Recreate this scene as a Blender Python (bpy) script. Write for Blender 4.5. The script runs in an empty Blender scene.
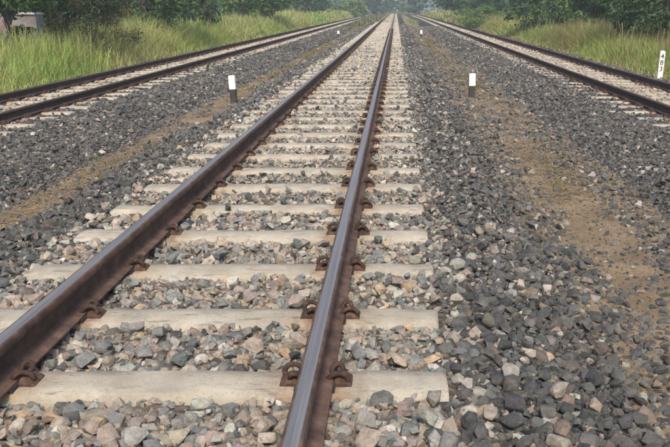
import bpy, bmesh, math, random
import numpy as np
from mathutils import Vector, Matrix

random.seed(7)
rng = np.random.default_rng(11)
scene = bpy.context.scene

# ------------------------------------------------------------------ camera
FPX, VPX, VPY, PW, PH = 777.0, 396.0, 8.0, 670.0, 447.0
CAM_Z = 1.42
PITCH = math.atan((PH / 2 - VPY) / FPX)
cam_data = bpy.data.cameras.new("camera")
cam = bpy.data.objects.new("camera", cam_data)
scene.collection.objects.link(cam)
scene.camera = cam
cam_data.sensor_width = 36.0
cam_data.lens = FPX / PW * 36.0
cam_data.shift_x = -(VPX - PW / 2) / PW
cam_data.clip_start = 0.05
cam_data.clip_end = 3000.0
cam.location = (0, 0, CAM_Z)
cam.rotation_euler = (math.pi / 2 - PITCH, 0, 0)

# ------------------------------------------------------------------ sky, sun, exposure
SUN_EL, SUN_AZ = math.radians(46), math.radians(176)   # azimuth clockwise from +Y (track direction)
world = bpy.data.worlds.new("World")
scene.world = world
world.use_nodes = True
wn = world.node_tree
bg = wn.nodes["Background"]
sky = wn.nodes.new("ShaderNodeTexSky")
sky.sky_type = 'NISHITA'
sky.sun_disc = False
sky.sun_elevation = SUN_EL
sky.sun_rotation = SUN_AZ
sky.air_density = 1.0
sky.dust_density = 4.0
sky.ozone_density = 1.0
wn.links.new(sky.outputs[0], bg.inputs[0])
bg.inputs[1].default_value = 0.12

sun_data = bpy.data.lights.new("sun", 'SUN')
sun_data.energy = 2.1
sun_data.angle = math.radians(10)
sun_data.color = (1.0, 0.93, 0.82)
sun = bpy.data.objects.new("sun", sun_data)
scene.collection.objects.link(sun)
sd = Vector((math.sin(SUN_AZ) * math.cos(SUN_EL), math.cos(SUN_AZ) * math.cos(SUN_EL), math.sin(SUN_EL)))
sun.rotation_euler = sd.to_track_quat('Z', 'Y').to_euler()

scene.view_settings.view_transform = 'Standard'
scene.view_settings.look = 'None'
scene.view_settings.gamma = 1.0
scene.view_settings.exposure = 0.90
try:
    scene.cycles.volume_bounces = 0
    scene.cycles.volume_max_steps = 64
except Exception:
    pass

# ------------------------------------------------------------------ helpers
COL = scene.collection


def tag(o, label=None, category=None, group=None, kind=None):
    if label: o["label"] = label
    if category: o["category"] = category
    if group: o["group"] = group
    if kind: o["kind"] = kind
    return o


def empty(name, loc=(0, 0, 0), parent=None):
    o = bpy.data.objects.new(name, None)
    o.empty_display_size = 0.2
    o.location = loc
    COL.objects.link(o)
    if parent: o.parent = parent
    return o


def link(name, mesh, parent=None, mat=None, loc=None):
    if mat is not None and not mesh.materials:
        mesh.materials.append(mat)
    o = bpy.data.objects.new(name, mesh)
    COL.objects.link(o)
    if parent: o.parent = parent
    if loc is not None: o.location = loc
    return o


def mesh_np(name, verts, faces, tint=None, smooth=False):
    """verts (n,3), faces (m,3) or (m,4); tint (n,3) point colour"""
    me = bpy.data.meshes.new(name)
    verts = np.ascontiguousarray(verts, dtype=np.float32)
    faces = np.ascontiguousarray(faces, dtype=np.int32)
    n, m, k = len(verts), len(faces), faces.shape[1]
    me.vertices.add(n)
    me.vertices.foreach_set("co", verts.ravel())
    me.loops.add(m * k)
    me.loops.foreach_set("vertex_index", faces.ravel())
    me.polygons.add(m)
    me.polygons.foreach_set("loop_start", np.arange(0, m * k, k, dtype=np.int32))
    me.polygons.foreach_set("loop_total", np.full(m, k, dtype=np.int32))
    me.polygons.foreach_set("use_smooth", np.full(m, smooth, dtype=bool))
    if tint is not None:
        a = me.attributes.new("tint", 'FLOAT_COLOR', 'POINT')
        c = np.ones((n, 4), dtype=np.float32)
        c[:, :3] = tint
        a.data.foreach_set("color", c.ravel())
    me.update(calc_edges=True)
    me.validate()
    return me


def mesh_bm(name, bm, smooth=False):
    me = bpy.data.meshes.new(name)
    bm.normal_update()
    for f in bm.faces: f.smooth = smooth
    bm.to_mesh(me)
    bm.free()
    return me


_tabs = {}
def vnoise(x, y, seed=0):
    """smooth value noise 0..1 on arrays"""
    if seed not in _tabs:
        _tabs[seed] = np.random.default_rng(seed + 100).random((256, 256))
    t = _tabs[seed]
    x = np.asarray(x, float); y = np.asarray(y, float)
    xi = np.floor(x).astype(int); yi = np.floor(y).astype(int)
    fx = x - xi; fy = y - yi
    fx = fx * fx * (3 - 2 * fx); fy = fy * fy * (3 - 2 * fy)
    g = lambda a, b: t[a % 256, b % 256]
    return (g(xi, yi) * (1 - fx) + g(xi + 1, yi) * fx) * (1 - fy) + (g(xi, yi + 1) * (1 - fx) + g(xi + 1, yi + 1) * fx) * fy


def pix(X, Y, Z):
    """photograph pixel of a world point (used only to choose which pieces are in view)"""
    h = CAM_Z - np.asarray(Z, float)
    z = Y * math.cos(PITCH) + h * math.sin(PITCH)
    v = h * math.cos(PITCH) - Y * math.sin(PITCH)
    z = np.maximum(z, 0.05)
    return VPX + FPX * X / z, PH / 2 + FPX * v / z, z


def atx(px, Y):
    return (px - VPX) / FPX * (Y * math.cos(PITCH) + 1.2 * math.sin(PITCH))


# ------------------------------------------------------------------ materials
def new_mat(name):
    m = bpy.data.materials.new(name)
    m.use_nodes = True
    nt = m.node_tree
    return m, nt, nt.nodes, nt.links, nt.nodes["Principled BSDF"]


def ramp(N, stops, interp='LINEAR'):
    r = N.new("ShaderNodeValToRGB")
    r.color_ramp.interpolation = interp
    e = r.color_ramp.elements
    while len(e) < len(stops): e.new(0.5)
    for i, (p, c) in enumerate(stops):
        e[i].position = p
        e[i].color = (c[0], c[1], c[2], 1) if not isinstance(c, (int, float)) else (c, c, c, 1)
    return r


def noise_tex(N, L, scale, detail=4, rough=0.55, coord=None):
    t = N.new("ShaderNodeTexNoise")
    t.inputs["Scale"].default_value = scale
    t.inputs["Detail"].default_value = detail
    t.inputs["Roughness"].default_value = rough
    if coord is not None: L.new(coord, t.inputs["Vector"])
    return t


def mixc(N, L, a, b, fac, mode='MIX'):
    m = N.new("ShaderNodeMix")
    m.data_type = 'RGBA'
    m.blend_type = mode
    for sock, v in ((m.inputs[6], a), (m.inputs[7], b)):
        if hasattr(v, "is_output"): L.new(v, sock)
        else: sock.default_value = (v[0], v[1], v[2], 1)
    if hasattr(fac, "is_output"): L.new(fac, m.inputs[0])
    else: m.inputs[0].default_value = fac
    return m.outputs[2]


def bump(N, L, height, strength, dist, bsdf):
    b = N.new("ShaderNodeBump")
    b.inputs["Strength"].default_value = strength
    b.inputs["Distance"].default_value = dist
    L.new(height, b.inputs["Height"])
    L.new(b.outputs[0], bsdf.inputs["Normal"])


def stone_mat(name, attr_type):
    m, nt, N, L, B = new_mat(name)
    a = N.new("ShaderNodeAttribute")
    a.attribute_type = attr_type
    a.attribute_name = "tint"
    g = N.new("ShaderNodeNewGeometry")
    n1 = noise_tex(N, L, 55, 5, 0.6, g.outputs["Position"])
    n2 = noise_tex(N, L, 420, 3, 0.6, g.outputs["Position"])
    r1 = ramp(N, [(0.3, 0.70), (0.5, 1.0), (0.72, 1.28)])
    L.new(n1.outputs["Fac"], r1.inputs[0])
    r2 = ramp(N, [(0.3, 0.80), (0.7, 1.2)])
    L.new(n2.outputs["Fac"], r2.inputs[0])
    c = mixc(N, L, a.outputs["Color"], r1.outputs[0], 1.0, 'MULTIPLY')
    c = mixc(N, L, c, r2.outputs[0], 1.0, 'MULTIPLY')
    # dust film in patches
    n3 = noise_tex(N, L, 18, 3, 0.5, g.outputs["Position"])
    r3 = ramp(N, [(0.5, 0.0), (0.75, 0.28)])
    L.new(n3.outputs["Fac"], r3.inputs[0])
    c = mixc(N, L, c, (0.30, 0.25, 0.20), r3.outputs[0])
    L.new(c, B.inputs["Base Color"])
    B.inputs["Roughness"].default_value = 0.82
    B.inputs["Specular IOR Level"].default_value = 0.35
    n4 = noise_tex(N, L, 75, 6, 0.7, g.outputs["Position"])
    bump(N, L, n4.outputs["Fac"], 1.0, 0.013, B)
    return m


M_STONE = stone_mat("crushed_stone", 'GEOMETRY')
M_STONE_OBJ = stone_mat("crushed_stone_single", 'OBJECT')


def bed_mat():
    m, nt, N, L, B = new_mat("ballast_base")
    a = N.new("ShaderNodeAttribute"); a.attribute_name = "tint"
    g = N.new("ShaderNodeNewGeometry")
    v = N.new("ShaderNodeTexVoronoi"); v.inputs["Scale"].default_value = 22
    L.new(g.outputs["Position"], v.inputs["Vector"])
    r = ramp(N, [(0.0, 0.45), (0.5, 1.0), (1.0, 1.6)])
    L.new(v.outputs["Color"], r.inputs[0])
    n = noise_tex(N, L, 3.0, 5, 0.6, g.outputs["Position"])
    r2 = ramp(N, [(0.3, 0.75), (0.7, 1.25)])
    L.new(n.outputs["Fac"], r2.inputs[0])
    c = mixc(N, L, a.outputs["Color"], r.outputs[0], 1.0, 'MULTIPLY')
    c = mixc(N, L, c, r2.outputs[0], 1.0, 'MULTIPLY')
    L.new(c, B.inputs["Base Color"])
    B.inputs["Roughness"].default_value = 0.95
    B.inputs["Specular IOR Level"].default_value = 0.1
    bump(N, L, v.outputs["Distance"], 0.9, 0.03, B)
    return m


M_BED = bed_mat()


def dirt_mat():
    m, nt, N, L, B = new_mat("dry_earth")
    g = N.new("ShaderNodeNewGeometry")
    n = noise_tex(N, L, 2.2, 6, 0.62, g.outputs["Position"])
    r = ramp(N, [(0.25, (0.115, 0.084, 0.055)), (0.5, (0.200, 0.148, 0.092)), (0.75, (0.29, 0.22, 0.145))])
    L.new(n.outputs["Fac"], r.inputs[0])
    n2 = noise_tex(N, L, 60, 5, 0.7, g.outputs["Position"])
    r2 = ramp(N, [(0.25, 0.62), (0.75, 1.35)])
    L.new(n2.outputs["Fac"], r2.inputs[0])
    c = mixc(N, L, r.outputs[0], r2.outputs[0], 1.0, 'MULTIPLY')
    # sparse green-brown litter away from the tracks
    sx = N.new("ShaderNodeSeparateXYZ"); L.new(g.outputs["Position"], sx.inputs[0])
    ab = N.new("ShaderNodeMath"); ab.operation = 'ABSOLUTE'; L.new(sx.outputs[0], ab.inputs[0])
    mr = N.new("ShaderNodeMapRange")
    mr.inputs[1].default_value = 5.6; mr.inputs[2].default_value = 7.5
    L.new(ab.outputs[0], mr.inputs[0])
    c = mixc(N, L, c, (0.085, 0.085, 0.038), mr.outputs[0])
    L.new(c, B.inputs["Base Color"])
    B.inputs["Roughness"].default_value = 0.95
    B.inputs["Specular IOR Level"].default_value = 0.15
    bump(N, L, n2.outputs["Fac"], 0.7, 0.02, B)
    return m


M_DIRT = dirt_mat()


def concrete_mat(name, base, with_rust, dusty=(0.44, 0.385, 0.295)):
    m, nt, N, L, B = new_mat(name)
    tc = N.new("ShaderNodeTexCoord")
    oi = N.new("ShaderNodeObjectInfo")
    add = N.new("ShaderNodeVectorMath"); add.operation = 'ADD'
    sc = N.new("ShaderNodeMath"); sc.operation = 'MULTIPLY'; sc.inputs[1].default_value = 47.0
    L.new(oi.outputs["Random"], sc.inputs[0])
    cx = N.new("ShaderNodeCombineXYZ")
    for i in range(3): L.new(sc.outputs[0], cx.inputs[i])
    L.new(tc.outputs["Object"], add.inputs[0]); L.new(cx.outputs[0], add.inputs[1])
    P = add.outputs[0]
    n1 = noise_tex(N, L, 5, 6, 0.65, P)
    r1 = ramp(N, [(0.3, 0.66), (0.5, 1.0), (0.7, 1.18)])
    L.new(n1.outputs["Fac"], r1.inputs[0])
    n2 = noise_tex(N, L, 130, 4, 0.7, P)
    r2 = ramp(N, [(0.30, 0.45), (0.42, 0.95), (0.8, 1.12)])
    L.new(n2.outputs["Fac"], r2.inputs[0])
    c = mixc(N, L, base, r1.outputs[0], 1.0, 'MULTIPLY')
    c = mixc(N, L, c, r2.outputs[0], 1.0, 'MULTIPLY')
    n3 = noise_tex(N, L, 9, 5, 0.6, P)
    r3 = ramp(N, [(0.42, 0.0), (0.66, 0.75)])
    L.new(n3.outputs["Fac"], r3.inputs[0])
    c = mixc(N, L, c, dusty, r3.outputs[0])
    if with_rust:
        # dark scuffs dragged along the sleeper
        mp = N.new("ShaderNodeMapping"); mp.inputs["Scale"].default_value = (7, 34, 20)
        L.new(P, mp.inputs[0])
        n4 = noise_tex(N, L, 1.0, 5, 0.7, mp.outputs[0])
        r4 = ramp(N, [(0.575, 0.0), (0.63, 0.7)])
        L.new(n4.outputs["Fac"], r4.inputs[0])
        c = mixc(N, L, c, (0.13, 0.12, 0.11), r4.outputs[0])
        # iron stain bleeding out from the rail seats
        sx = N.new("ShaderNodeSeparateXYZ"); L.new(tc.outputs["Object"], sx.inputs[0])
        ab = N.new("ShaderNodeMath"); ab.operation = 'ABSOLUTE'; L.new(sx.outputs[0], ab.inputs[0])
        sb = N.new("ShaderNodeMath"); sb.operation = 'SUBTRACT'; sb.inputs[1].default_value = 0.53
        L.new(ab.outputs[0], sb.inputs[0])
        ab2 = N.new("ShaderNodeMath"); ab2.operation = 'ABSOLUTE'; L.new(sb.outputs[0], ab2.inputs[0])
        n5 = noise_tex(N, L, 14, 4, 0.6, P)
        ad = N.new("ShaderNodeMath"); ad.operation = 'MULTIPLY_ADD'
        ad.inputs[1].default_value = 0.22; L.new(n5.outputs["Fac"], ad.inputs[0]); L.new(ab2.outputs[0], ad.inputs[2])
        r5 = ramp(N, [(0.17, 0.75), (0.24, 0.28), (0.33, 0.0)])
        L.new(ad.outputs[0], r5.inputs[0])
        rc = ramp(N, [(0.35, (0.16, 0.085, 0.05)), (0.65, (0.32, 0.23, 0.14))])
        L.new(n5.outputs["Fac"], rc.inputs[0])
        c = mixc(N, L, c, rc.outputs[0], r5.outputs[0])
    L.new(c, B.inputs["Base Color"])
    B.inputs["Roughness"].default_value = 0.9
    B.inputs["Specular IOR Level"].default_value = 0.25
    bump(N, L, n2.outputs["Fac"], 0.8, 0.006, B)
    return m


M_SLEEPER = concrete_mat("sleeper_concrete", (0.365, 0.335, 0.275), True, (0.30, 0.26, 0.20))
M_BLOCK = concrete_mat("weathered_render", (0.34, 0.31, 0.30), False, (0.24, 0.20, 0.18))


def rust_mat(name, c0, c1, c2, metallic=0.0, rough=0.85, scale=30):
    m, nt, N, L, B = new_mat(name)
    g = N.new("ShaderNodeNewGeometry")
    n = noise_tex(N, L, scale, 6, 0.65, g.outputs["Position"])
    r = ramp(N, [(0.28, c0), (0.5, c1), (0.75, c2)])
    L.new(n.outputs["Fac"], r.inputs[0])
    mp = N.new("ShaderNodeMapping"); mp.inputs["Scale"].default_value = (6, 1.1, 9)
    L.new(g.outputs["Position"], mp.inputs[0])
    n2 = noise_tex(N, L, 1.0, 5, 0.6, mp.outputs[0])
    r2 = ramp(N, [(0.3, 0.7), (0.7, 1.3)])
    L.new(n2.outputs["Fac"], r2.inputs[0])
    c = mixc(N, L, r.outputs[0], r2.outputs[0], 1.0, 'MULTIPLY')
    L.new(c, B.inputs["Base Color"])
    B.inputs["Roughness"].default_value = rough
    B.inputs["Metallic"].default_value = metallic
    B.inputs["Specular IOR Level"].default_value = 0.3
    bump(N, L, n.outputs["Fac"], 0.3, 0.003, B)
    return m


M_RUST = rust_mat("rail_rust", (0.042, 0.027, 0.022), (0.084, 0.052, 0.041), (0.155, 0.095, 0.070), scale=14)
M_RUST_DULL = rust_mat("dull_rail_rust", (0.030, 0.021, 0.019), (0.058, 0.037, 0.032), (0.105, 0.064, 0.052))
M_CLIP = rust_mat("clip_rust", (0.020, 0.013, 0.011), (0.042, 0.025, 0.019), (0.115, 0.064, 0.042), scale=60)

M_SHOULDER = rust_mat("cast_shoulder_rust", (0.028, 0.017, 0.013), (0.060, 0.035, 0.026), (0.17, 0.098, 0.058), scale=40)


def railtop_mat():
    m, nt, N, L, B = new_mat("rolled_rail_steel")
    g = N.new("ShaderNodeNewGeometry")
    mp = N.new("ShaderNodeMapping"); mp.inputs["Scale"].default_value = (90, 1.2, 10)
    L.new(g.outputs["Position"], mp.inputs[0])
    n = noise_tex(N, L, 1.0, 5, 0.6, mp.outputs[0])
    r = ramp(N, [(0.3, (0.17, 0.155, 0.15)), (0.7, (0.30, 0.285, 0.28))])
    L.new(n.outputs["Fac"], r.inputs[0])
    L.new(r.outputs[0], B.inputs["Base Color"])
    B.inputs["Metallic"].default_value = 0.6
    rr = ramp(N, [(0.3, 0.36), (0.7, 0.55)])
    L.new(n.outputs["Fac"], rr.inputs[0])
    L.new(rr.outputs[0], B.inputs["Roughness"])
    return m


M_RAILTOP = railtop_mat()


def paint_mat(name, col, grime, rough=0.6, amount=.75):
    m, nt, N, L, B = new_mat(name)
    tc = N.new("ShaderNodeTexCoord")
    n = noise_tex(N, L, 14, 6, 0.65, tc.outputs["Object"])
    r = ramp(N, [(0.40, 0.0), (0.62, amount)])
    L.new(n.outputs["Fac"], r.inputs[0])
    c = mixc(N, L, col, grime, r.outputs[0])
    L.new(c, B.inputs["Base Color"])
    B.inputs["Roughness"].default_value = rough
    return m


M_WHITE = paint_mat("white_paint", (0.80, 0.80, 0.79), (0.52, 0.49, 0.43))
M_BLACK = paint_mat("black_paint", (0.016, 0.017, 0.017), (0.06, 0.05, 0.038), amount=.4)
M_DIGIT = paint_mat("black_lettering", (0.02, 0.02, 0.022), (0.06, 0.055, 0.05))


def leaf_mat(name, transl=0.35):
    m, nt, N, L, B = new_mat(name)
    a = N.new("ShaderNodeAttribute"); a.attribute_name = "tint"
    L.new(a.outputs["Color"], B.inputs["Base Color"])
    B.inputs["Roughness"].default_value = 0.6
    B.inputs["Specular IOR Level"].default_value = 0.3
    t = N.new("ShaderNodeBsdfTranslucent")
    c = mixc(N, L, a.outputs["Color"], (1.15, 1.2, 0.7), 1.0, 'MULTIPLY')
    L.new(c, t.inputs["Color"])
    mx = N.new("ShaderNodeMixShader"); mx.inputs[0].default_value = transl
    L.new(B.outputs[0], mx.inputs[1]); L.new(t.outputs[0], mx.inputs[2])
    L.new(mx.outputs[0], N["Material Output"].inputs["Surface"])
    return m


M_LEAF = leaf_mat("leaf", 0.3)
M_GRASS = leaf_mat("grass_blade", 0.5)
M_STRAW = leaf_mat("dry_straw", 0.1)
M_BARK = rust_mat("bark", (0.030, 0.027, 0.022), (0.060, 0.052, 0.043), (0.11, 0.098, 0.08), scale=18)

# ------------------------------------------------------------------ ground profile
XC, XL, XR = -0.80, -5.42, 4.06                   # track centre lines
TOP_C, TOP_L, TOP_R = 0.35, 0.17, 0.20           # rail-top heights
RAIL_H, PAD = 0.140, 0.010
SIDE = 0.80                                       # the side lines carry lighter rail
SLEEP_C, SLEEP_L, SLEEP_R = TOP_C - 0.15, TOP_L - 0.122, TOP_R - 0.122

PX_ = np.array([-40, -9, -7.2, -6.75, -6.45, -4.35, -3.9, -2.98, -2.74, -2.55, -2.15, -1.85, 0.25, 0.55, 1.12, 1.30, 1.6, 2.3, 3.0, 5.1, 5.4, 5.7, 7.0, 9, 40])
PZ_ = np.array([-.1, -.05, -.02, 0.0, 0.024, 0.024, .03, .005, -.015, -.01, .13, .170, .172, .155, .0, -.02, -.005, .045, .066, .066, .02, -.03, -.03, -.03, -.1])


def height(X, Y):
    wob = (vnoise(Y * 0.7 + 3, X * 0.05, 1) - 0.5) * 0.28
    edge = np.clip(np.abs(X - XC) - 1.05, 0, 0.4) / 0.4       # the profile wanders only outside the sleepers
    edge = edge * (np.abs(X - XL) > 1.05) * (np.abs(X - XR) > 1.05)
    h = np.interp(X + wob * edge, PX_, PZ_)
    h = h + 0.012 * np.clip((Y - 4) / 8, 0, 1) * (np.abs(X - XC) < 1.1)
    h = h + (vnoise(X * 2.3, Y * 2.3, 2) - 0.5) * 0.03 + (vnoise(X * 0.6, Y * 0.6, 3) - 0.5) * 0.04 * edge
    return h


def curve_off(Y, side):
    """side lines swing gently towards the running line far ahead (loop ends)"""
    d = np.maximum(np.asarray(Y, float) - 95.0, 0)
    return side * 0.00012 * d * d


# ground: one sheet to the horizon
gx = np.concatenate([np.linspace(-600, -45, 14), np.linspace(-40, -8, 22), np.arange(-7.5, 7.01, 0.14), np.linspace(8, 40, 22), np.linspace(45, 600, 14)])
gy = np.concatenate([np.linspace(-300, -6, 10), np.arange(-4, 1, .5), np.arange(1, 14, 0.2), np.arange(14, 60, 0.9), np.arange(60, 240, 4), np.linspace(250, 900, 14)])
GX, GY = np.meshgrid(gx, gy)
GZ = height(GX, GY)
GZ = GZ - 0.035 * ((GX > -6.6) & (GX < -3.0)) - 0.035 * ((GX > -2.4) & (GX < 0.85)) - 0.035 * ((GX > 2.0) & (GX < 5.2))


def grid_faces(nx, ny):
    i = np.arange(nx * ny).reshape(ny, nx)
    return np.stack([i[:-1, :-1], i[:-1, 1:], i[1:, 1:], i[1:, :-1]], -1).reshape(-1, 4)


ground = link("ground", mesh_np("ground", np.stack([GX, GY, GZ], -1).reshape(-1, 3), grid_faces(len(gx), len(gy)), smooth=True), None, M_DIRT)
tag(ground, "tan dry earth ground between and beside the tracks", "ground", kind="structure")


def zone_tint(X, Y):
    """mean colour of the ballast: pale dusty between the sleepers, dark slate on the shoulders"""
    dark = np.array([0.076, 0.075, 0.072]); pale = np.array([0.23, 0.19, 0.15]); tan = np.array([0.23, 0.19, 0.14])
    c = np.tile(dark, (len(X), 1))
    wc = np.clip((1.15 - np.abs(X - XC)) / 0.25, 0, 1)[:, None]
    wr = np.clip((0.70 - np.abs(X - XR)) / 0.2, 0, 1)[:, None]
    wl = np.clip((0.70 - np.abs(X - XL)) / 0.2, 0, 1)[:, None]
    return c * (1 - np.maximum(np.maximum(wc, wr), wl)) + pale * wc + tan * 1.25 * wr + tan * wl


def bed(x0, x1, label):
    bx = np.arange(x0 - .64, x1 + .65, 0.10)
    by = np.concatenate([np.arange(-3, 1, .4), np.arange(1, 20, 0.16), np.arange(20, 70, 0.5), np.arange(70, 190, 3.0)])
    BX, BY = np.meshgrid(bx, by)
    BZ = height(BX, BY) - 0.006
    g = .75 * np.clip((BY - 13) / 14, 0, 1) * (.4 + .8 * vnoise(BY * .15, BX * 0 + x0, 13))
    e = np.minimum(BX - x0 + g, x1 - BX + g)
    BZ = BZ - np.clip(0.22 - e + (vnoise(BX * 4, BY * 4, 12) - .5) * .16, 0, 1) * 0.35
    me = mesh_np("ballast_bed", np.stack([BX, BY, BZ], -1).reshape(-1, 3), grid_faces(len(bx), len(by)),
                 zone_tint(BX.ravel(), BY.ravel()) * 0.62, smooth=True)
    o = link("ballast_bed", me, None, M_BED)
    tag(o, label, "ballast", kind="structure")
    return o


bed_c = bed(-2.50, 1.04, "stone ballast bed under the middle track, pale between the sleepers")
bed_l = bed(-6.85, -2.90, "dark stone ballast bed under the track on the left")
bed_r = bed(1.72, 5.50, "dark stone ballast bed under the track on the right")

# ------------------------------------------------------------------ tracks
SPACING = 0.60
Y_FIRST = 2.41 - 0.6 * 7     # sleeper centres; a few lie behind the camera


def rail_profile():
    h = RAIL_H
    half = [(0.0585, 0.0), (0.0585, 0.007), (0.050, 0.0105), (0.018, 0.019), (0.0085, 0.027), (0.0075, 0.060), (0.0095, 0.094),
            (0.020, 0.103), (0.0305, 0.107), (0.0315, 0.112), (0.0310, 0.130), (0.0275, 0.1365), (0.0205, 0.1392), (0.010, h), (0.0, h + 0.0003)]
    return half + [(-a, b) for a, b in reversed(half[:-1])]


PROF = rail_profile()


def make_rail(parent, x, zbase, y0, y1, side, dull=False):
    ys = np.concatenate([np.arange(y0, min(40, y1), 1.0), np.arange(40, y1 + 0.1, 3.0)])
    n = len(PROF)
    V, F, MI = [], [], []
    for k, y in enumerate(ys):
        dx = float(curve_off(y, side)) + (float(vnoise(y * 0.13, x, 5)) - 0.5) * 0.008
        dz = (float(vnoise(y * 0.11, x + 9, 6)) - 0.5) * 0.010
        k_ = SIDE if dull else 1.0
        for (a, b) in PROF: V.append((x + a * (.92 if dull else 1) + dx, y, zbase + b * k_ + dz))
    for k in range(len(ys) - 1):
        for j in range(n):
            j2 = (j + 1) % n
            F.append((k * n + j, k * n + j2, (k + 1) * n + j2, (k + 1) * n + j))
            za, zb = PROF[j][1], PROF[j2][1]
            MI.append(1 if min(za, zb) > 0.136 and max(abs(PROF[j][0]), abs(PROF[j2][0])) < 0.0210 else 0)
    me = bpy.data.meshes.new("rail")
    me.from_pydata(V, [], F + [tuple(range(n)), tuple(reversed(range((len(ys) - 1) * n, len(ys) * n)))])
    me.materials.append(M_RUST_DULL if dull else M_RUST); me.materials.append(M_RUST_DULL if dull else M_RAILTOP)
    for i, m in enumerate(MI): me.polygons[i].material_index = m
    bm = bmesh.new(); bm.from_mesh(me); bmesh.ops.recalc_face_normals(bm, faces=bm.faces); bm.to_mesh(me); bm.free()
    me.polygons.foreach_set("use_smooth", np.ones(len(me.polygons), bool))
    me.set_sharp_from_angle(angle=math.radians(38))
    me.update()
    return link("rail", me, parent)


def sleeper_mesh(seed):
    r = random.Random(seed)
    xs = [-0.985, -0.972, -0.9, -0.75, -0.62, -0.53, -0.44, -0.32, -0.18, 0, 0.18, 0.32, 0.44, 0.53, 0.62, 0.75, 0.9, 0.972, 0.985]
    prof = [(-0.118, -0.20), (-0.101, -0.055), (-0.094, -0.020), (-0.078, -0.004), (-0.03, 0.0), (0.03, 0.0), (0.078, -0.004), (0.094, -0.020), (0.101, -0.055), (0.118, -0.20)]
    bm = bmesh.new()
    rows = []
    for i, x in enumerate(xs):
        end = i in (0, len(xs) - 1)
        row = []
        for j, (y, z) in enumerate(prof):
            yy, zz, xx = y, z, x
            if end: yy *= 0.96; zz = z - (0.010 if z > -0.06 else 0)
            if z > -0.06:
                zz += r.uniform(-0.003, 0.0025)
                yy += r.uniform(-0.005, 0.005)
                if j in (2, 3, 6, 7) and r.random() < 0.13 and abs(abs(x) - 0.53) > 0.12:
                    zz -= r.uniform(0.004, 0.012); yy *= r.uniform(0.93, 0.98)
            row.append(bm.verts.new((xx, yy, zz)))
        rows.append(row)
    for a, b in zip(rows[:-1], rows[1:]):
        for j in range(len(prof) - 1):
            bm.faces.new((a[j], a[j + 1], b[j + 1], b[j]))
    bm.faces.new(rows[0]); bm.faces.new(list(reversed(rows[-1])))
    bmesh.ops.recalc_face_normals(bm, faces=bm.faces)
    me = mesh_bm("sleeper", bm, True)
    me.materials.append(M_SLEEPER)
    me.set_sharp_from_angle(angle=math.radians(50))
    return me


SLEEPERS = [sleeper_mesh(i) for i in range(6)]


def tube(bm, pts, rad, seg=8):
    """swept round bar through the points (Catmull-Rom smoothed)"""
    P = [Vector(p) for p in pts]
    Q = []
    for i in range(len(P) - 1):
        p0, p1, p2, p3 = P[max(i - 1, 0)], P[i], P[i + 1], P[min(i + 2, len(P) - 1)]
        for k in range(4):
            t = k / 4
            Q.append(0.5 * ((2 * p1) + (p2 - p0) * t + (2 * p0 - 5 * p1 + 4 * p2 - p3) * t * t + (3 * p1 - p0 - 3 * p2 + p3) * t ** 3))
    Q.append(P[-1])
    up = Vector((0.0, 1.0, 0.001))
    rings = []
    for i, q in enumerate(Q):
        d = (Q[min(i + 1, len(Q) - 1)] - Q[max(i - 1, 0)]).normalized()
        u = (up - d * up.dot(d))
        if u.length < 0.05: u = Vector((1, 0, 0.2)) - d * Vector((1, 0, 0.2)).dot(d)
        u.normalize()
        up = u
        w = d.cross(u)
        rings.append([bm.verts.new(q + (u * math.cos(2 * math.pi * s / seg) + w * math.sin(2 * math.pi * s / seg)) * rad) for s in range(seg)])
    for a, b in zip(rings[:-1], rings[1:]):
        for s in range(seg):
            bm.faces.new((a[s], a[(s + 1) % seg], b[(s + 1) % seg], b[s]))
    bm.faces.new(list(reversed(rings[0]))); bm.faces.new(rings[-1])


def clip_mesh():
    """elastic spring clip: x runs away from the rail foot edge, y along the rail"""
    bm = bmesh.new()
    # the e-shaped spring: toe on the rail foot, front loop, centre leg through the shoulder, rear arch
    tube(bm, [(-0.020, -0.030, 0.020), (-0.004, -0.034, 0.040), (0.020, -0.036, 0.052), (0.045, -0.034, 0.046), (0.056, -0.030, 0.026),
              (0.046, -0.026, 0.010), (0.028, -0.022, 0.012), (0.024, -0.012, 0.026), (0.026, 0.010, 0.030), (0.028, 0.034, 0.032), (0.026, 0.046, 0.044),
              (0.008, 0.048, 0.052), (-0.008, 0.040, 0.040), (-0.010, 0.024, 0.026), (-0.004, 0.008, 0.022), (0.008, 0.000, 0.024)], 0.0105, 8)
    bmesh.ops.recalc_face_normals(bm, faces=bm.faces)
    return mesh_bm("rail_clip", bm, True)


def shoulder_mesh():
    """cast-iron shoulder that holds the clip"""
    bm = bmesh.new()
    def loft(prof, ys):
        rows = [[bm.verts.new((x, y, z)) for (x, z) in pr] for pr, y in zip(prof, ys)]
        n = len(rows[0])
        for a, b in zip(rows[:-1], rows[1:]):
            for j in range(n): bm.faces.new((a[j], a[(j + 1) % n], b[(j + 1) % n], b[j]))
        bm.faces.new(list(reversed(rows[0]))); bm.faces.new(rows[-1])
    a = [(0.004, -0.02), (0.004, 0.010), (0.014, 0.014), (0.056, 0.010), (0.068, 0.003), (0.070, -0.02)]
    b = [(0.004, -0.02), (0.004, 0.026), (0.018, 0.036), (0.038, 0.033), (0.068, 0.006), (0.072, -0.02)]
    loft([a, b, b, a], [-0.046, -0.018, 0.022, 0.046])
    bmesh.ops.recalc_face_normals(bm, faces=bm.faces)
    bmesh.ops.bevel(bm, geom=[e for e in bm.edges], offset=0.003, segments=1, affect='EDGES')
    return mesh_bm("clip_shoulder", bm, False)


def pad_mesh():
    bm = bmesh.new()
    bmesh.ops.create_cube(bm, size=1, matrix=Matrix.Translation((0, 0, 0.004)) @ Matrix.Diagonal((0.135, 0.17, 0.0115, 1)))
    return mesh_bm("rail_pad", bm, False)


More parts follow.
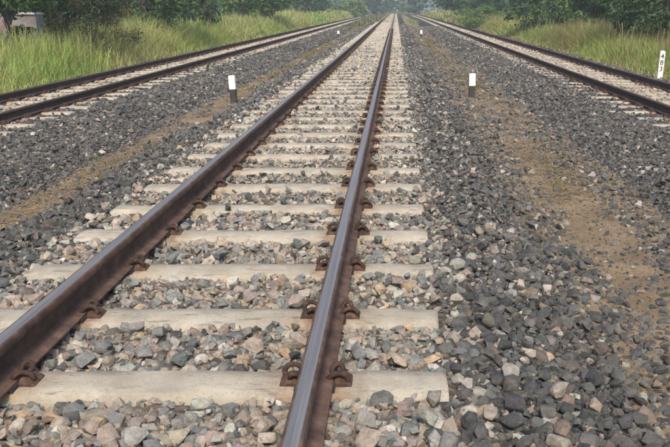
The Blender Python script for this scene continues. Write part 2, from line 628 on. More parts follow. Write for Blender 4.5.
ME_CLIP, ME_SHOULDER, ME_PAD = clip_mesh(), shoulder_mesh(), pad_mesh()
ME_CLIP.materials.append(M_CLIP)
ME_SHOULDER.materials.append(M_SHOULDER)
ME_PAD.materials.append(M_BLACK)


def low_clip():
    """coarser clip on its shoulder for the far sleepers"""
    bm = bmesh.new()
    pr = [(0.0, 0.0), (0.002, 0.04), (0.02, 0.055), (0.045, 0.042), (0.066, 0.01), (0.072, 0.0)]
    rows = [[bm.verts.new((x, y, z * k)) for x, z in pr] for y, k in ((-0.055, 0.75), (0.0, 1.0), (0.06, 0.85))]
    n = len(pr)
    for a, b in zip(rows[:-1], rows[1:]):
        for j in range(n): bm.faces.new((a[j], a[(j + 1) % n], b[(j + 1) % n], b[j]))
    bm.faces.new(list(reversed(rows[0]))); bm.faces.new(rows[-1])
    bmesh.ops.recalc_face_normals(bm, faces=bm.faces)
    bmesh.ops.triangulate(bm, faces=bm.faces)
    v = np.array([tuple(q.co) for q in bm.verts]); f = np.array([[q.index for q in p.verts] for p in bm.faces])
    bm.free()
    return v, f


LCV, LCF = None, None
_b = low_clip(); LCV, LCF = _b
RAIL_X = 0.53                  # rail centre offset from the track centre line
sleeper_spots = {}             # per track: list of (y, dx, rot)


def make_track(xc, zsl, top, y_end, side, label, y_first, n_single, n_clip, key):
    root = empty("railway_track", (xc, 0, zsl))
    tag(root, label, "railway track", "railway tracks running to the trees")
    for s in (-1, 1):
        make_rail(root, s * RAIL_X, PAD, y_first - 0.4, y_end, side, side != 0)
    rnd = random.Random(int(xc * 100) + 5)
    ys = np.arange(y_first, y_end, SPACING)
    spots = []
    far_v, far_f, fo = [], [], 0
    cl_v, cl_f, co = [], [], 0
    base = np.array([[-1, -.1, -.2], [1, -.1, -.2], [1, .1, -.2], [-1, .1, -.2], [-.99, -.09, 0], [.99, -.09, 0], [.99, .09, 0], [-.99, .09, 0]], float)
    bfc = np.array([[4, 5, 6, 7], [0, 1, 5, 4], [1, 2, 6, 5], [2, 3, 7, 6], [3, 0, 4, 7]])
    for i, y in enumerate(ys):
        jy, jx, jr, jz = rnd.uniform(-.018, .018), rnd.uniform(-.012, .006), rnd.uniform(-.010, .010), rnd.uniform(-.004, .0)
        cx = float(curve_off(y, side))
        if i < n_single:
            s = link("sleeper", SLEEPERS[rnd.randrange(6)], root)
            s.location = (jx + cx, y + jy, jz)
            s.rotation_euler = (0, 0, jr + (math.pi if rnd.random() < .5 else 0))
            flip = -1 if abs(s.rotation_euler[2]) > 1 else 1
            spots.append((y + jy, jx, jr))
            if i < n_clip:
                for q in (-1, 1):
                    xr = flip * (q * RAIL_X - jx)
                    pd = link("rail_pad", ME_PAD, s); pd.location = (xr, 0, 0.0)
                    for e in (-1, 1):
                        fx = xr + flip * e * 0.0585
                        rz = 0 if flip * e > 0 else math.pi
                        sh = link("clip_shoulder", ME_SHOULDER, s)
                        sh.location = (fx, 0, 0); sh.rotation_euler = (0, 0, rz); sh.scale = (.92, .9, .85)
                        c = link("rail_clip", ME_CLIP, s)
                        c.location = (fx, rnd.uniform(-.006, .006), rnd.uniform(-.002, .003)); c.rotation_euler = (rnd.uniform(-.05, .05), rnd.uniform(-.10, .10), rz + rnd.uniform(-.08, .08)); c.scale = (.9, .9, .88)
        else:
            far_v.append(base + np.array([jx + cx, y + jy, jz])); far_f.append(bfc + fo); fo += 8
        if i >= n_clip and y < 48:
            for q in (-1, 1):
                for e in (-1, 1):
                    v = LCV.copy()
                    if e < 0: v[:, 0] *= -1; v[:, 1] *= -1
                    v[:, 0] += q * RAIL_X + e * 0.0585 + cx; v[:, 1] += y + jy; v[:, 2] -= .002
                    cl_v.append(v); cl_f.append(LCF + co); co += len(v)
    if far_v:
        o = link("sleeper", mesh_np("distant_sleeper", np.concatenate(far_v), np.concatenate(far_f)), root, M_SLEEPER); o["kind"] = "stuff"
    if cl_v:
        o = link("rail_clip", mesh_np("distant_rail_clip", np.concatenate(cl_v), np.concatenate(cl_f)), root, M_CLIP); o["kind"] = "stuff"
    sleeper_spots[key] = np.array(spots)
    return root


trk_c = make_track(XC, SLEEP_C, TOP_C, 186, 0, "middle railway track on concrete sleepers, nearest to the viewer", Y_FIRST, 120, 34, "c")
trk_l = make_track(XL, SLEEP_L, TOP_L, 150, 1, "railway track at the foot of the tall grass on the left", 5.3, 100, 0, "l")
trk_r = make_track(XR, SLEEP_R, TOP_R, 150, -1, "railway track on the right, passing the white numbered post", 5.1, 100, 0, "r")

# ------------------------------------------------------------------ ballast stones
def hull_variant(npts, seed):
    r = random.Random(seed)
    bm = bmesh.new()
    ax = (1.0, r.uniform(0.66, 0.95), r.uniform(0.5, 0.8))
    for _ in range(npts):
        d = Vector((r.gauss(0, 1), r.gauss(0, 1), r.gauss(0, 1))).normalized()
        k = max(abs(d.x), abs(d.y), abs(d.z)) ** -0.7        # between a ball and a block
        d = d * k * r.uniform(0.84, 1.0)
        bm.verts.new((d.x * ax[0], d.y * ax[1], d.z * ax[2]))
    res = bmesh.ops.convex_hull(bm, input=bm.verts)
    bmesh.ops.delete(bm, geom=list({g for g in res["geom_interior"] + res["geom_unused"] if isinstance(g, bmesh.types.BMVert)}), context='VERTS')
    bmesh.ops.triangulate(bm, faces=bm.faces)
    bmesh.ops.recalc_face_normals(bm, faces=bm.faces)
    bm.verts.index_update()
    v = np.array([tuple(q.co) for q in bm.verts]); f = np.array([[q.index for q in p.verts] for p in bm.faces])
    bm.free()
    return v, f


VAR = {
    'near': [hull_variant(22, 500 + i) for i in range(36)],
    'lump': [hull_variant(15, 560 + i) for i in range(30)],
    'mid': [hull_variant(9, 600 + i) for i in range(24)],
    'far': [hull_variant(8, 700 + i) for i in range(14)],
    'dist': [hull_variant(6, 800 + i) for i in range(12)],
}
PAL_PALE = np.array([.95, .985, .955]) * np.array([[.36, .29, .245], [.33, .275, .235], [.29, .27, .25], [.185, .185, .18], [.125, .13, .13], [.42, .37, .32], [.39, .29, .20], [.25, .20, .18], [.22, .225, .22], [.50, .46, .42]])
W_PALE = np.array([.16, .14, .14, .13, .10, .09, .06, .08, .07, .03])
PAL_DARK = np.array([.95, .93, .875]) * np.array([[.080, .083, .086], [.062, .066, .070], [.105, .107, .108], [.098, .088, .083], [.145, .145, .142], [.13, .108, .098], [.30, .255, .225], [.36, .34, .32], [.23, .18, .15]])
W_DARK = np.array([.26, .17, .22, .10, .12, .05, .04, .022, .022])


def place(y0, y1, spacing, var, smin, smax, smean, extra=0.0, margin=0.9, grit=False):
    xs = np.arange(-6.75, 5.45, spacing)
    ys = np.arange(y0, y1, spacing)
    X, Y = np.meshgrid(xs, ys)
    X = X.ravel() + rng.uniform(-.5, .5, X.size) * spacing * 1.1
    Y = Y.ravel() + rng.uniform(-.5, .5, Y.size) * spacing * 1.1
    top = np.zeros(X.size)
    if extra > 0:                                  # loose stones lying on the top of the layer
        k = rng.random(X.size) < extra
        X = np.concatenate([X, X[k] + rng.uniform(-.5, .5, k.sum()) * spacing * 2]); Y = np.concatenate([Y, Y[k] + rng.uniform(-.5, .5, k.sum()) * spacing * 2])
        top = np.concatenate([top, np.ones(k.sum())])
    # in view, with room for a step to either side
    zz = Y * math.cos(PITCH) + 1.3 * math.sin(PITCH)
    lo = (-20 - VPX) / FPX * zz - margin; hi = (690 - VPX) / FPX * zz + margin
    # bare earth strips
    wob = (vnoise(Y * 0.7 + 3, X * 0.05, 1) - 0.5) * 0.28
    n1 = vnoise(X * 3.1, Y * 3.1, 8); n2 = vnoise(X * 0.9 + 5, Y * 0.35, 9)
    wl = np.clip(1.15 - np.abs(X + wob + 2.70) / (0.16 + 0.12 * n2), 0, 1)
    wr = np.clip(1.3 - np.abs(X + wob - 1.40 - .02 * (6 - np.minimum(Y, 6))) / (0.16 + 0.15 * n2), 0, 1)
    bare = np.maximum(wl * np.clip(.45 + 1.1 * vnoise(Y * .22, X * 0, 14), 0, 1), wr * np.clip(1.15 - (Y - 5.0) / 6.0, .22, 1))
    bare = np.clip(bare * (0.35 + 1.1 * n1) * 1.2, 0, 1) * np.clip(0.4 + 1.2 * n2, 0, 1) ** 0.6 * (.72 + .28 * vnoise(X * 7, Y * 7, 15))
    if grit: bare = bare * .25
    keep = (X > lo) & (X < hi) & (rng.random(X.size) > bare * 0.97) & ~((top > 0) & (bare > 0.3))
    X, Y, top, bare = X[keep], Y[keep], top[keep], bare[keep]
    s = np.clip(smean * np.exp(rng.normal(0, .38, X.size)), smin, smax)
    # leave the sleepers free
    ok = np.ones(X.size, bool)
    for key, xc in (("c", XC), ("l", XL), ("r", XR)):
        sp = sleeper_spots[key]
        if len(sp) == 0: continue
        i = np.clip(np.searchsorted(sp[:, 0], Y), 1, len(sp) - 1)
        near = np.minimum(np.abs(Y - sp[i, 0]), np.abs(Y - sp[i - 1, 0]))
        inside = (np.abs(X - xc) < 1.0 + s * 0.4)
        ok &= ~(inside & (near < 0.066 + s * rng.uniform(.2, .75, X.size)))
        ok &= ~(inside & (near < 0.10) & (top > 0))
    X, Y, s, top = X[ok], Y[ok], s[ok], top[ok]
    Z = height(X, Y) + rng.uniform(-.55, .12, X.size) * s - np.clip(Y - 22, 0, 10) * .0018 * (np.abs(X - XC) < 1.1) + (.006 if grit else 0) + top * s * rng.uniform(0.7, 1.1, X.size)
    for xc, zs in ((XC, SLEEP_C), (XL, SLEEP_L), (XR, SLEEP_R)):
        under = np.abs(np.abs(X - xc) - RAIL_X) < .06 + s
        Z = np.where(under, np.minimum(Z, zs + .004 - s * .95), Z)
    # between the rails of the side lines the fill is pale
    pale = np.maximum.reduce([np.clip((1.20 - np.abs(X - XC)) / 0.34, 0, 1) * .92, np.clip((.74 - np.abs(X - XR)) / .2, 0, 1), np.clip((.74 - np.abs(X - XL)) / .2, 0, 1) * .85])
    pale = np.where((np.abs(X - XC) < 1.6) & (X > XC), np.maximum(pale * 1.0, 0.14 * (np.abs(X - XC) < 1.45)), pale)
    pick = rng.random(X.size) < pale
    T = np.where(pick[:, None], PAL_PALE[rng.choice(len(PAL_PALE), X.size, p=W_PALE / W_PALE.sum())], PAL_DARK[rng.choice(len(PAL_DARK), X.size, p=W_DARK / W_DARK.sum())])
    T = T * rng.uniform(.8, 1.2, X.size)[:, None] * (1 + rng.normal(0, .025, (X.size, 3)))
    fill = np.minimum(np.abs(X - XL), np.abs(X - XR)) < .62
    T = np.where(fill[:, None], T * .35 + np.array([.33, .285, .23]) * np.where(X > 0, .72, .6)[:, None], T)
    for xc in (XL, XR):
        dr = np.minimum(np.abs(X - xc - RAIL_X), np.abs(X - xc + RAIL_X))
        rs = rng.random(X.size) < np.clip((.24 - dr) / .16, 0, .55)
        T = np.where(rs[:, None], np.array([.115, .066, .056]) * rng.uniform(.7, 1.3, X.size)[:, None], T)
    # random tumble, mostly lying flat
    yaw = rng.uniform(0, 2 * math.pi, X.size); tx = rng.normal(0, .45, X.size); ty = rng.normal(0, .45, X.size)
    vi = rng.integers(0, len(VAR[var]), X.size)
    return dict(P=np.stack([X, Y, Z], -1), s=s, T=np.clip(T, .015, .7), yaw=yaw, tx=tx, ty=ty, vi=vi, var=var)


def rots(d, k):
    c, s_ = np.cos, np.sin
    a, b, g = d['yaw'][k], d['tx'][k], d['ty'][k]
    one, z = np.ones_like(a), np.zeros_like(a)
    Rz = np.stack([c(a), -s_(a), z, s_(a), c(a), z, z, z, one], -1).reshape(-1, 3, 3)
    Rx = np.stack([one, z, z, z, c(b), -s_(b), z, s_(b), c(b)], -1).reshape(-1, 3, 3)
    Ry = np.stack([c(g), z, s_(g), z, one, z, -s_(g), z, c(g)], -1).reshape(-1, 3, 3)
    return Rz @ Rx @ Ry


batches = [
    place(0.9, 4.6, 0.031, 'near', .008, .040, .0205, extra=.20),
    place(4.6, 10.0, 0.036, 'mid', .009, .040, .0225, extra=.14),
    place(10.0, 26.0, 0.059, 'far', .018, .046, .031, extra=.06),
    place(26.0, 62.0, 0.112, 'dist', .030, .062, .052, extra=.0),
    place(1.2, 8.0, 0.048, 'dist', .004, .014, .0080, extra=.0, grit=True),
]
print("stones", [len(q['s']) for q in batches])

# the 300 stones that show largest become pieces of their own
nb = batches[0]
u, v, z = pix(nb['P'][:, 0], nb['P'][:, 1], nb['P'][:, 2])
hidden = (np.abs(np.abs(nb['P'][:, 0] - XC) - RAIL_X) < 0.09)
size_px = np.where((u > 4) & (u < PW - 4) & (v > 4) & (v < PH - 3) & ~hidden, nb['s'] * FPX / z + (nb['P'][:, 2] - height(nb['P'][:, 0], nb['P'][:, 1])) / nb['s'] * 1.2, 0)
single = np.argsort(-size_px)[:300]
stone_meshes = []
for v_, f_ in VAR['near']:
    me = mesh_np("stone", v_, f_, smooth=True); me.set_sharp_from_angle(angle=math.radians(40)); me.materials.append(M_STONE_OBJ); stone_meshes.append(me)
R1 = rots(nb, single)
for q, i in enumerate(single):
    p = nb['P'][i]
    o = bpy.data.objects.new("stone", stone_meshes[nb['vi'][i]])
    COL.objects.link(o)
    o.parent = bed_c if p[0] < 1.3 else bed_r
    s_ = float(nb['s'][i])
    o.matrix_basis = Matrix.Translation(Vector(p)) @ Matrix([list(map(float, r_)) for r_ in R1[q]]).to_4x4() @ Matrix.Diagonal((s_, s_, s_, 1))
    o["tint"] = [float(a) for a in nb['T'][i]]
mask = np.ones(len(nb['s']), bool); mask[single] = False
for k_ in ('P', 's', 'T', 'yaw', 'tx', 'ty', 'vi'): nb[k_] = nb[k_][mask]
nb['var'] = 'lump'; nb['vi'] = nb['vi'] % len(VAR['lump'])


def gravel(parent, xlo, xhi):
    VV, FF, TT, off = [], [], [], 0
    for d in batches:
        for k, (v0, f0) in enumerate(VAR[d['var']]):
            idx = np.nonzero((d['vi'] == k) & (d['P'][:, 0] >= xlo) & (d['P'][:, 0] < xhi))[0]
            if len(idx) == 0: continue
            R = rots(d, idx)
            W = np.einsum('nij,vj->nvi', R, v0) * d['s'][idx][:, None, None] + d['P'][idx][:, None, :]
            VV.append(W.reshape(-1, 3))
            FF.append((f0[None] + (np.arange(len(idx)) * len(v0))[:, None, None] + off).reshape(-1, 3))
            TT.append(np.repeat(d['T'][idx], len(v0), axis=0))
            off += len(idx) * len(v0)
    o = link("gravel", mesh_np("gravel", np.concatenate(VV), np.concatenate(FF), np.concatenate(TT), smooth=True), parent, M_STONE)
    o.data.set_sharp_from_angle(angle=math.radians(40))
    o["kind"] = "stuff"
    return sum(len(f) for f in FF)


ntri = gravel(bed_l, -9, -2.66) + gravel(bed_c, -2.66, 1.36) + gravel(bed_r, 1.36, 9)
print("gravel triangles", ntri)

# ------------------------------------------------------------------ grass and straw
def blades(X, Y, Z, L, w, lean, tint, curl=0.5, tip=0.15):
    """each blade: two bent quads narrowing to a tip"""
    n = len(X)
    a = rng.uniform(0, 2 * math.pi, n)
    dx, dy = np.cos(a), np.sin(a)
    wx, wy = -dy, dx
    # the flat of the blade turns roughly to any side
    P0 = np.stack([X, Y, Z], -1)
    h1, h2, h3 = 0.55, 0.78, 1.0
    def pt(t, k):
        out = lean * L * (t ** (1.5 + curl))
        return np.stack([X + dx * out, Y + dy * out, Z + L * t * (1 - 0.28 * lean * t)], -1)
    p0, p1, p2, p3 = pt(0, 0), pt(h1, 0), pt(h2, 0), pt(h3, 0)
    W = np.stack([wx, wy, np.zeros(n)], -1) * (w * 0.5)[:, None]
    V = np.stack([p0 - W * .8, p0 + W * .8, p1 - W, p1 + W, p2 - W * .7, p2 + W * .7, p3 - W * tip, p3 + W * tip], 1)
    V = V[:, [0, 1, 2, 3, 6, 7]]
    F = np.array([[0, 1, 3, 2], [2, 3, 5, 4]])
    FF = (F[None] + (np.arange(n) * 6)[:, None, None]).reshape(-1, 4)
    return V.reshape(-1, 3), FF, np.repeat(tint, 6, axis=0)


GREENS = np.array([[.315, .410, .130], [.400, .470, .170], [.445, .470, .205], [.255, .365, .115], [.51, .47, .28]])


def grass_band(xa, xb, y0, y1, dens, hmean, wmean, seed, edge, label, dry=0.2):
    """tall grass; edge = the side next to the track (shorter there)"""
    n = int(abs(xb - xa) * (y1 - y0) * dens)
    X = rng.uniform(min(xa, xb), max(xa, xb), n); Y = rng.uniform(y0, y1, n)
    cl = vnoise(X * 1.6, Y * 1.1, seed); cl2 = vnoise(X * .45, Y * .3, seed + 1); cl3 = vnoise(X * 5, Y * 4, seed + 2)
    d = np.abs(X - edge)
    ramp_ = np.clip(d / 0.9, .18, 1)
    keep = rng.random(n) < np.clip(.2 + 1.1 * cl, 0, 1) * np.clip(d / .35 + cl3 - .3, 0, 1)
    X, Y, cl, cl2, cl3, ramp_ = [q[keep] for q in (X, Y, cl, cl2, cl3, ramp_)]
    n = len(X)
    L = hmean * ramp_ * (.45 + .75 * cl2 + .35 * cl) * rng.uniform(.6, 1.25, n)
    wfar = 1 + np.clip(Y - 18, 0, 80) / 40
    w = wmean * rng.uniform(.6, 1.5, n) * wfar
    lean = rng.uniform(.08, .95, n)
    wt = np.clip(cl2 * .9 + rng.normal(0, .22, n) - .05, 0, .999)
    T = GREENS[np.array([3, 0, 1, 2, 4])[(wt * 5).astype(int)]]
    isdry = rng.random(n) < dry * (.4 + 1.2 * vnoise(X * .5, Y * .25, seed + 3))
    T = np.where(isdry[:, None], np.array([.29, .225, .125]), T) * rng.uniform(.75, 1.25, n)[:, None]
    V, F, C = blades(X, Y, height(X, Y) - .02, L, w, lean, T)
    o = link("grass", mesh_np("grass", V, F, C), None, M_GRASS)
    tag(o, label, "grass", kind="stuff")
    return o


def grass_parts(o, parts):
    """join more blade batches into the same stuff mesh"""
    me = o.data
    n0 = len(me.vertices); v = np.zeros(n0 * 3, np.float32); me.vertices.foreach_get("co", v)
    f = np.zeros(len(me.loops), np.int32); me.loops.foreach_get("vertex_index", f)
    c = np.zeros(n0 * 4, np.float32); me.attributes["tint"].data.foreach_get("color", c)
    V, F, C = [v.reshape(-1, 3)], [f.reshape(-1, 4)], [c.reshape(-1, 4)[:, :3]]
    off = n0
    for (a, b, t) in parts: V.append(a); F.append(b + off); C.append(t); off += len(a)
    m2 = mesh_np("grass", np.concatenate(V), np.concatenate(F), np.concatenate(C)); m2.materials.append(M_GRASS)
    o.data = m2


def stalks(xa, xb, y0, y1, n, seed, h0, h1):
    """thin dry flowering stalks above the grass"""
    X = rng.uniform(xa, xb, n); Y = rng.uniform(y0, y1, n)
    k = rng.random(n) < vnoise(X * .8, Y * .5, seed) ** 1.2
    X, Y = X[k], Y[k]; n = len(X)
    T = np.array([.33, .27, .16]) * rng.uniform(.7, 1.2, n)[:, None]
    return blades(X, Y, height(X, Y), rng.uniform(h0, h1, n), rng.uniform(.004, .009, n) * (1 + Y / 50), rng.uniform(.05, .4, n), T, .3, 1.6)


g_l = grass_band(-6.55, -9.2, 8, 34, 560, .88, .013, 20, -6.5, "tall yellow-green grass along the left edge of the railway", .16)
extra_l = []
for (xa, xb, y0, y1, dn, hm, wm) in ((-6.5, -10, 34, 70, 190, .92, .02), (-6.4, -12, 70, 150, 50, .95, .05), (-9.2, -14, 8, 34, 150, .8, .018)):
    t_ = grass_band(xa, xb, y0, y1, dn, hm, wm, 20, -6.45, "x", .2)
    me = t_.data
    v = np.zeros(len(me.vertices) * 3, np.float32); me.vertices.foreach_get("co", v)
    f = np.zeros(len(me.loops), np.int32); me.loops.foreach_get("vertex_index", f)
    c = np.zeros(len(me.vertices) * 4, np.float32); me.attributes["tint"].data.foreach_get("color", c)
    extra_l.append((v.reshape(-1, 3), f.reshape(-1, 4), c.reshape(-1, 4)[:, :3]))
    bpy.data.objects.remove(t_); bpy.data.meshes.remove(me)
extra_l.append(stalks(-9.8, -6.9, 9, 60, 1500, 31, .7, 1.2))
grass_parts(g_l, extra_l)

g_r = grass_band(5.45, 8.2, 9, 36, 560, .80, .013, 40, 5.42, "tall yellow-green grass along the right edge of the railway", .50)
extra_r = []
for (xa, xb, y0, y1, dn, hm, wm) in ((5.4, 9.5, 36, 72, 180, .85, .02), (5.0, 11, 72, 150, 36, .8, .05), (8.2, 11, 9, 36, 150, .7, .018)):
    t_ = grass_band(xa, xb, y0, y1, dn, hm, wm, 40, 5.4 if y1 < 80 else 4.6, "x", .45)
    me = t_.data
    v = np.zeros(len(me.vertices) * 3, np.float32); me.vertices.foreach_get("co", v)
    f = np.zeros(len(me.loops), np.int32); me.loops.foreach_get("vertex_index", f)
    c = np.zeros(len(me.vertices) * 4, np.float32); me.attributes["tint"].data.foreach_get("color", c)
    extra_r.append((v.reshape(-1, 3), f.reshape(-1, 4), c.reshape(-1, 4)[:, :3]))
    bpy.data.objects.remove(t_); bpy.data.meshes.remove(me)
extra_r.append(stalks(6.1, 9, 11, 55, 3000, 33, .7, 1.2))
grass_parts(g_r, extra_r)


def patch(cx, cy, rx, ry, n, h, w, tint, label, name="weeds"):
    X = cx + rx * .55 * rng.normal(0, 1, n); Y = cy + ry * .55 * rng.normal(0, 1, n)
    k = vnoise(X * 2.2, Y * .35, 70) > .42
    X, Y = X[k], Y[k]; n = len(X)
    T = np.array(tint) * 1.5 * rng.uniform(.6, 1.3, n)[:, None]
    V, F, C = blades(X, Y, height(X, Y) - .01, h * rng.uniform(.4, 1.2, n), w * rng.uniform(.6, 1.4, n), rng.uniform(.1, .7, n), T)
    o = link(name, mesh_np(name, V, F, C), None, M_GRASS)
    tag(o, label, "weeds", kind="stuff")


patch(1.70, 84, .5, 14, 420, .26, .05, (.16, .22, .08), "bright green low weeds far along between the middle and right tracks")
patch(-2.9, 105, 1.2, 40, 3500, .30, .07, (.13, .13, .06), "olive weeds far along between the middle and left tracks")
patch(-0.6, 196, 7, 12, 3500, .55, .09, (.15, .15, .07), "pale weeds where the tracks run out beneath the trees")

# straw, dry grass on the bare earth strips
n = 5200
X = np.concatenate([rng.normal(1.40, .17, n), rng.normal(-2.68, .14, n // 2)])
Y = np.concatenate([2.2 + 26 * rng.random(n) ** 1.6, 3.0 + 26 * rng.random(n // 2) ** 1.6])
k = vnoise(X * 2.2, Y * 1.1, 50) > .52
X, Y = X[k], Y[k]; n = len(X)
a = rng.uniform(0, math.pi, n); Lh = rng.uniform(.02, .075, n); wd = rng.uniform(.0012, .0028, n) * (1 + Y / 14)
D = np.stack([np.cos(a) * Lh, np.sin(a) * Lh, rng.normal(0, .12, n) * Lh], -1); Wv = np.stack([-np.sin(a) * wd, np.cos(a) * wd, np.zeros(n)], -1)
P = np.stack([X, Y, height(X, Y) + rng.uniform(.004, .018, n)], -1)
bend = np.stack([np.zeros(n), np.zeros(n), rng.uniform(.0, .012, n)], -1)
V = np.stack([P - D - Wv, P - D + Wv, P + bend - Wv, P + bend + Wv, P + D - Wv, P + D + Wv], 1).reshape(-1, 3)
F = (np.array([[0, 1, 3, 2], [2, 3, 5, 4]])[None] + (np.arange(n) * 6)[:, None, None]).reshape(-1, 4)
T = np.array([.27, .20, .11]) * rng.uniform(.5, 1.2, n)[:, None]
straw = link("dry_straw", mesh_np("dry_straw", V, F, np.repeat(T, 6, axis=0)), None, M_STRAW)
tag(straw, "dry straw scattered along the bare earth strips between the tracks", "straw", kind="stuff")
# short tufts in the strips
m_ = 260
Xc_ = np.concatenate([rng.normal(1.42, .14, m_), rng.normal(-2.70, .10, m_)]); Yc_ = np.concatenate([3 + 34 * rng.random(m_), 3.5 + 34 * rng.random(m_)])
kk = vnoise(Xc_ * 1.5, Yc_ * .7, 60) > .5
Xc_, Yc_ = Xc_[kk], Yc_[kk]
X = np.repeat(Xc_, 14) + rng.normal(0, .035, len(Xc_) * 14); Y = np.repeat(Yc_, 14) + rng.normal(0, .035, len(Xc_) * 14); n = len(X)
T = np.where(rng.random(n)[:, None] < .55, np.array([.30, .235, .12]), np.array([.15, .155, .055])) * rng.uniform(.7, 1.2, n)[:, None]
V, F, C = blades(X, Y, height(X, Y) - .005, rng.uniform(.03, .10, n), rng.uniform(.003, .006, n) * (1 + Y / 20), rng.uniform(.2, .9, n), T)
tuft = link("dry_grass", mesh_np("dry_grass", V, F, C), None, M_GRASS)
tag(tuft, "short withered grass tufts rooted in the bare earth strips", "dry grass", kind="stuff")


# ------------------------------------------------------------------ trees and shrubs
def leaf_cloud(clumps, per, leaf, tints, flat=0.6, seed=0):
    """clumps: (x,y,z,r); leaves are small pointed quads folded along the midrib"""
    r = np.random.default_rng(seed)
    cl = np.array(clumps)
    idx = np.repeat(np.arange(len(cl)), per); n = len(idx)
    d = r.normal(0, 1, (n, 3)); d /= np.linalg.norm(d, axis=1)[:, None]
    rad = cl[idx, 3] * (r.random(n) ** .45)
    P = cl[idx, :3] + d * rad[:, None] * np.array([1, 1, .8])
    nrm = d * .7 + r.normal(0, .6, (n, 3)) + np.array([0, 0, flat]); nrm /= np.linalg.norm(nrm, axis=1)[:, None]
    t = np.cross(nrm, r.normal(0, 1, (n, 3))); t /= np.linalg.norm(t, axis=1)[:, None]
    b = np.cross(nrm, t)
    s = leaf * r.uniform(.6, 1.4, n)[:, None]
    V = np.stack([P - t * s, P + b * s * .42 - nrm * s * .12, P + t * s, P - b * s * .42 - nrm * s * .12], 1).reshape(-1, 3)
    i4 = (np.arange(n) * 4)[:, None]
    F = np.concatenate([i4 + np.array([[0, 1, 2]]), i4 + np.array([[0, 2, 3]])])
    tl = np.array(tints)
    ct = tl[r.integers(0, len(tl), len(cl))]                    # each clump leans to one hue
    T = (ct[idx] * .6 + tl[r.integers(0, len(tl), n)] * .4) * r.uniform(.7, 1.3, n)[:, None]
    return V, F, np.repeat(T, 4, axis=0)


def branch(V, F, p0, p1, r0, r1, seg=7, steps=5, wob=0.06, rnd=random):
    o = len(V)
    p0, p1 = Vector(p0), Vector(p1)
    ax = (p1 - p0); ln = ax.length; ax.normalize()
    u = ax.orthogonal().normalized(); w = ax.cross(u)
    for k in range(steps + 1):
        t = k / steps
        c = p0.lerp(p1, t) + (u * rnd.uniform(-1, 1) + w * rnd.uniform(-1, 1)) * wob * ln * (0 < k < steps)
        rr = r0 + (r1 - r0) * t
        for s in range(seg):
            a = 2 * math.pi * s / seg
            V.append(tuple(c + (u * math.cos(a) + w * math.sin(a)) * rr * rnd.uniform(.9, 1.1)))
    for k in range(steps):
        for s in range(seg):
            F.append((o + k * seg + s, o + k * seg + (s + 1) % seg, o + (k + 1) * seg + (s + 1) % seg, o + (k + 1) * seg + s))


DARK = [(.054, .098, .040), (.074, .128, .044), (.040, .070, .036), (.100, .155, .052)]
MID = [(.080, .150, .048), (.105, .180, .055), (.065, .120, .045), (.135, .195, .065)]
OLIVE = [(.085, .080, .040), (.060, .065, .030), (.110, .095, .055), (.050, .060, .028)]
BRIGHT = [(.125, .190, .055), (.160, .220, .065), (.090, .150, .045), (.190, .210, .080)]


def make_tree(name, label, cat, x, y, trunk_h, top_h, rad, n_cl, per, leaf, tints, seed, lean=(0, 0), tr=.11, low=.25, group=None):
    rnd = random.Random(seed)
    z0 = float(height(np.array([x]), np.array([y]))[0]) - .03
    root = empty(name, (x, y, z0))
    tag(root, label, cat, group)
    V, F = [], []
    fork = Vector((lean[0] * trunk_h, lean[1] * trunk_h, trunk_h))
    branch(V, F, (0, 0, -.1), fork, tr, tr * .7, rnd=rnd)
    clumps = []
    for i in range(n_cl):
        a = rnd.uniform(0, 2 * math.pi); q = math.sqrt(rnd.random())
        zt = low + (top_h - low) * rnd.random()
        f = math.sin(math.pi * min(max((zt - low) / (top_h - low) * .85 + .12, 0), 1)) ** .6
        c = Vector((fork.x * .8 + math.cos(a) * rad * q * f, fork.y * .8 + math.sin(a) * rad * q * f, zt))
        clumps.append((c.x, c.y, c.z, rad * rnd.uniform(.17, .34)))
        if i % 3 == 0 or i < 8:
            st = fork * rnd.uniform(.45, 1.0) if trunk_h > .6 else Vector((rnd.uniform(-.1, .1), rnd.uniform(-.1, .1), .05))
            branch(V, F, st, c, tr * rnd.uniform(.25, .5), tr * .1, seg=5, steps=4, wob=.08, rnd=rnd)
    me = bpy.data.meshes.new("trunk"); me.from_pydata(V, [], F); me.materials.append(M_BARK)
    me.polygons.foreach_set("use_smooth", np.ones(len(me.polygons), bool))
    link("trunk", me, root)
    lv, lf, lt = leaf_cloud(clumps, per, leaf, tints, seed=seed)
    link("crown", mesh_np("crown", lv, lf, lt), root, M_LEAF)
    return root


T_ = make_tree
# left side, nearest first
T_("tree", "dark leaning tree whose trunk stands in front of the pale block, far left", "tree", atx(4, 19) , 19, 1.9, 5.2, 2.3, 46, 130, .085, DARK, 1, lean=(.25, 0), tr=.05, low=1.6)
T_("tree", "dense dark tree standing just beside the pale concrete block", "tree", atx(66, 25), 25, 1.2, 5.5, 1.5, 50, 150, .085, DARK, 2, low=.55)
T_("shrub", "small dark shrub growing in front of the pale concrete block", "shrub", atx(25, 20.6), 20.6, .08, 1.05, .55, 40, 60, .04, DARK[1:] + MID[:1], 3, tr=.015, low=.15)
T_("shrub", "brownish twiggy shrub above the grass, between two dark trees on the left", "shrub", atx(97, 20), 20, .15, 2.2, 1.15, 46, 150, .032, OLIVE, 4, tr=.035, low=.5)
T_("tree", "broad dark bushy tree behind the grass, left of a slim dark tree", "tree", atx(152, 27), 27, .8, 4.8, 2.0, 56, 150, .085, DARK[:3] + MID[:1], 5, low=.6)
T_("tree", "slim dark tree clad in foliage down to the left grass", "tree", atx(208, 33), 33, 2.2, 4.8, .60, 80, 70, .05, DARK[1:] + MID[:2], 6, tr=.08, low=.35)
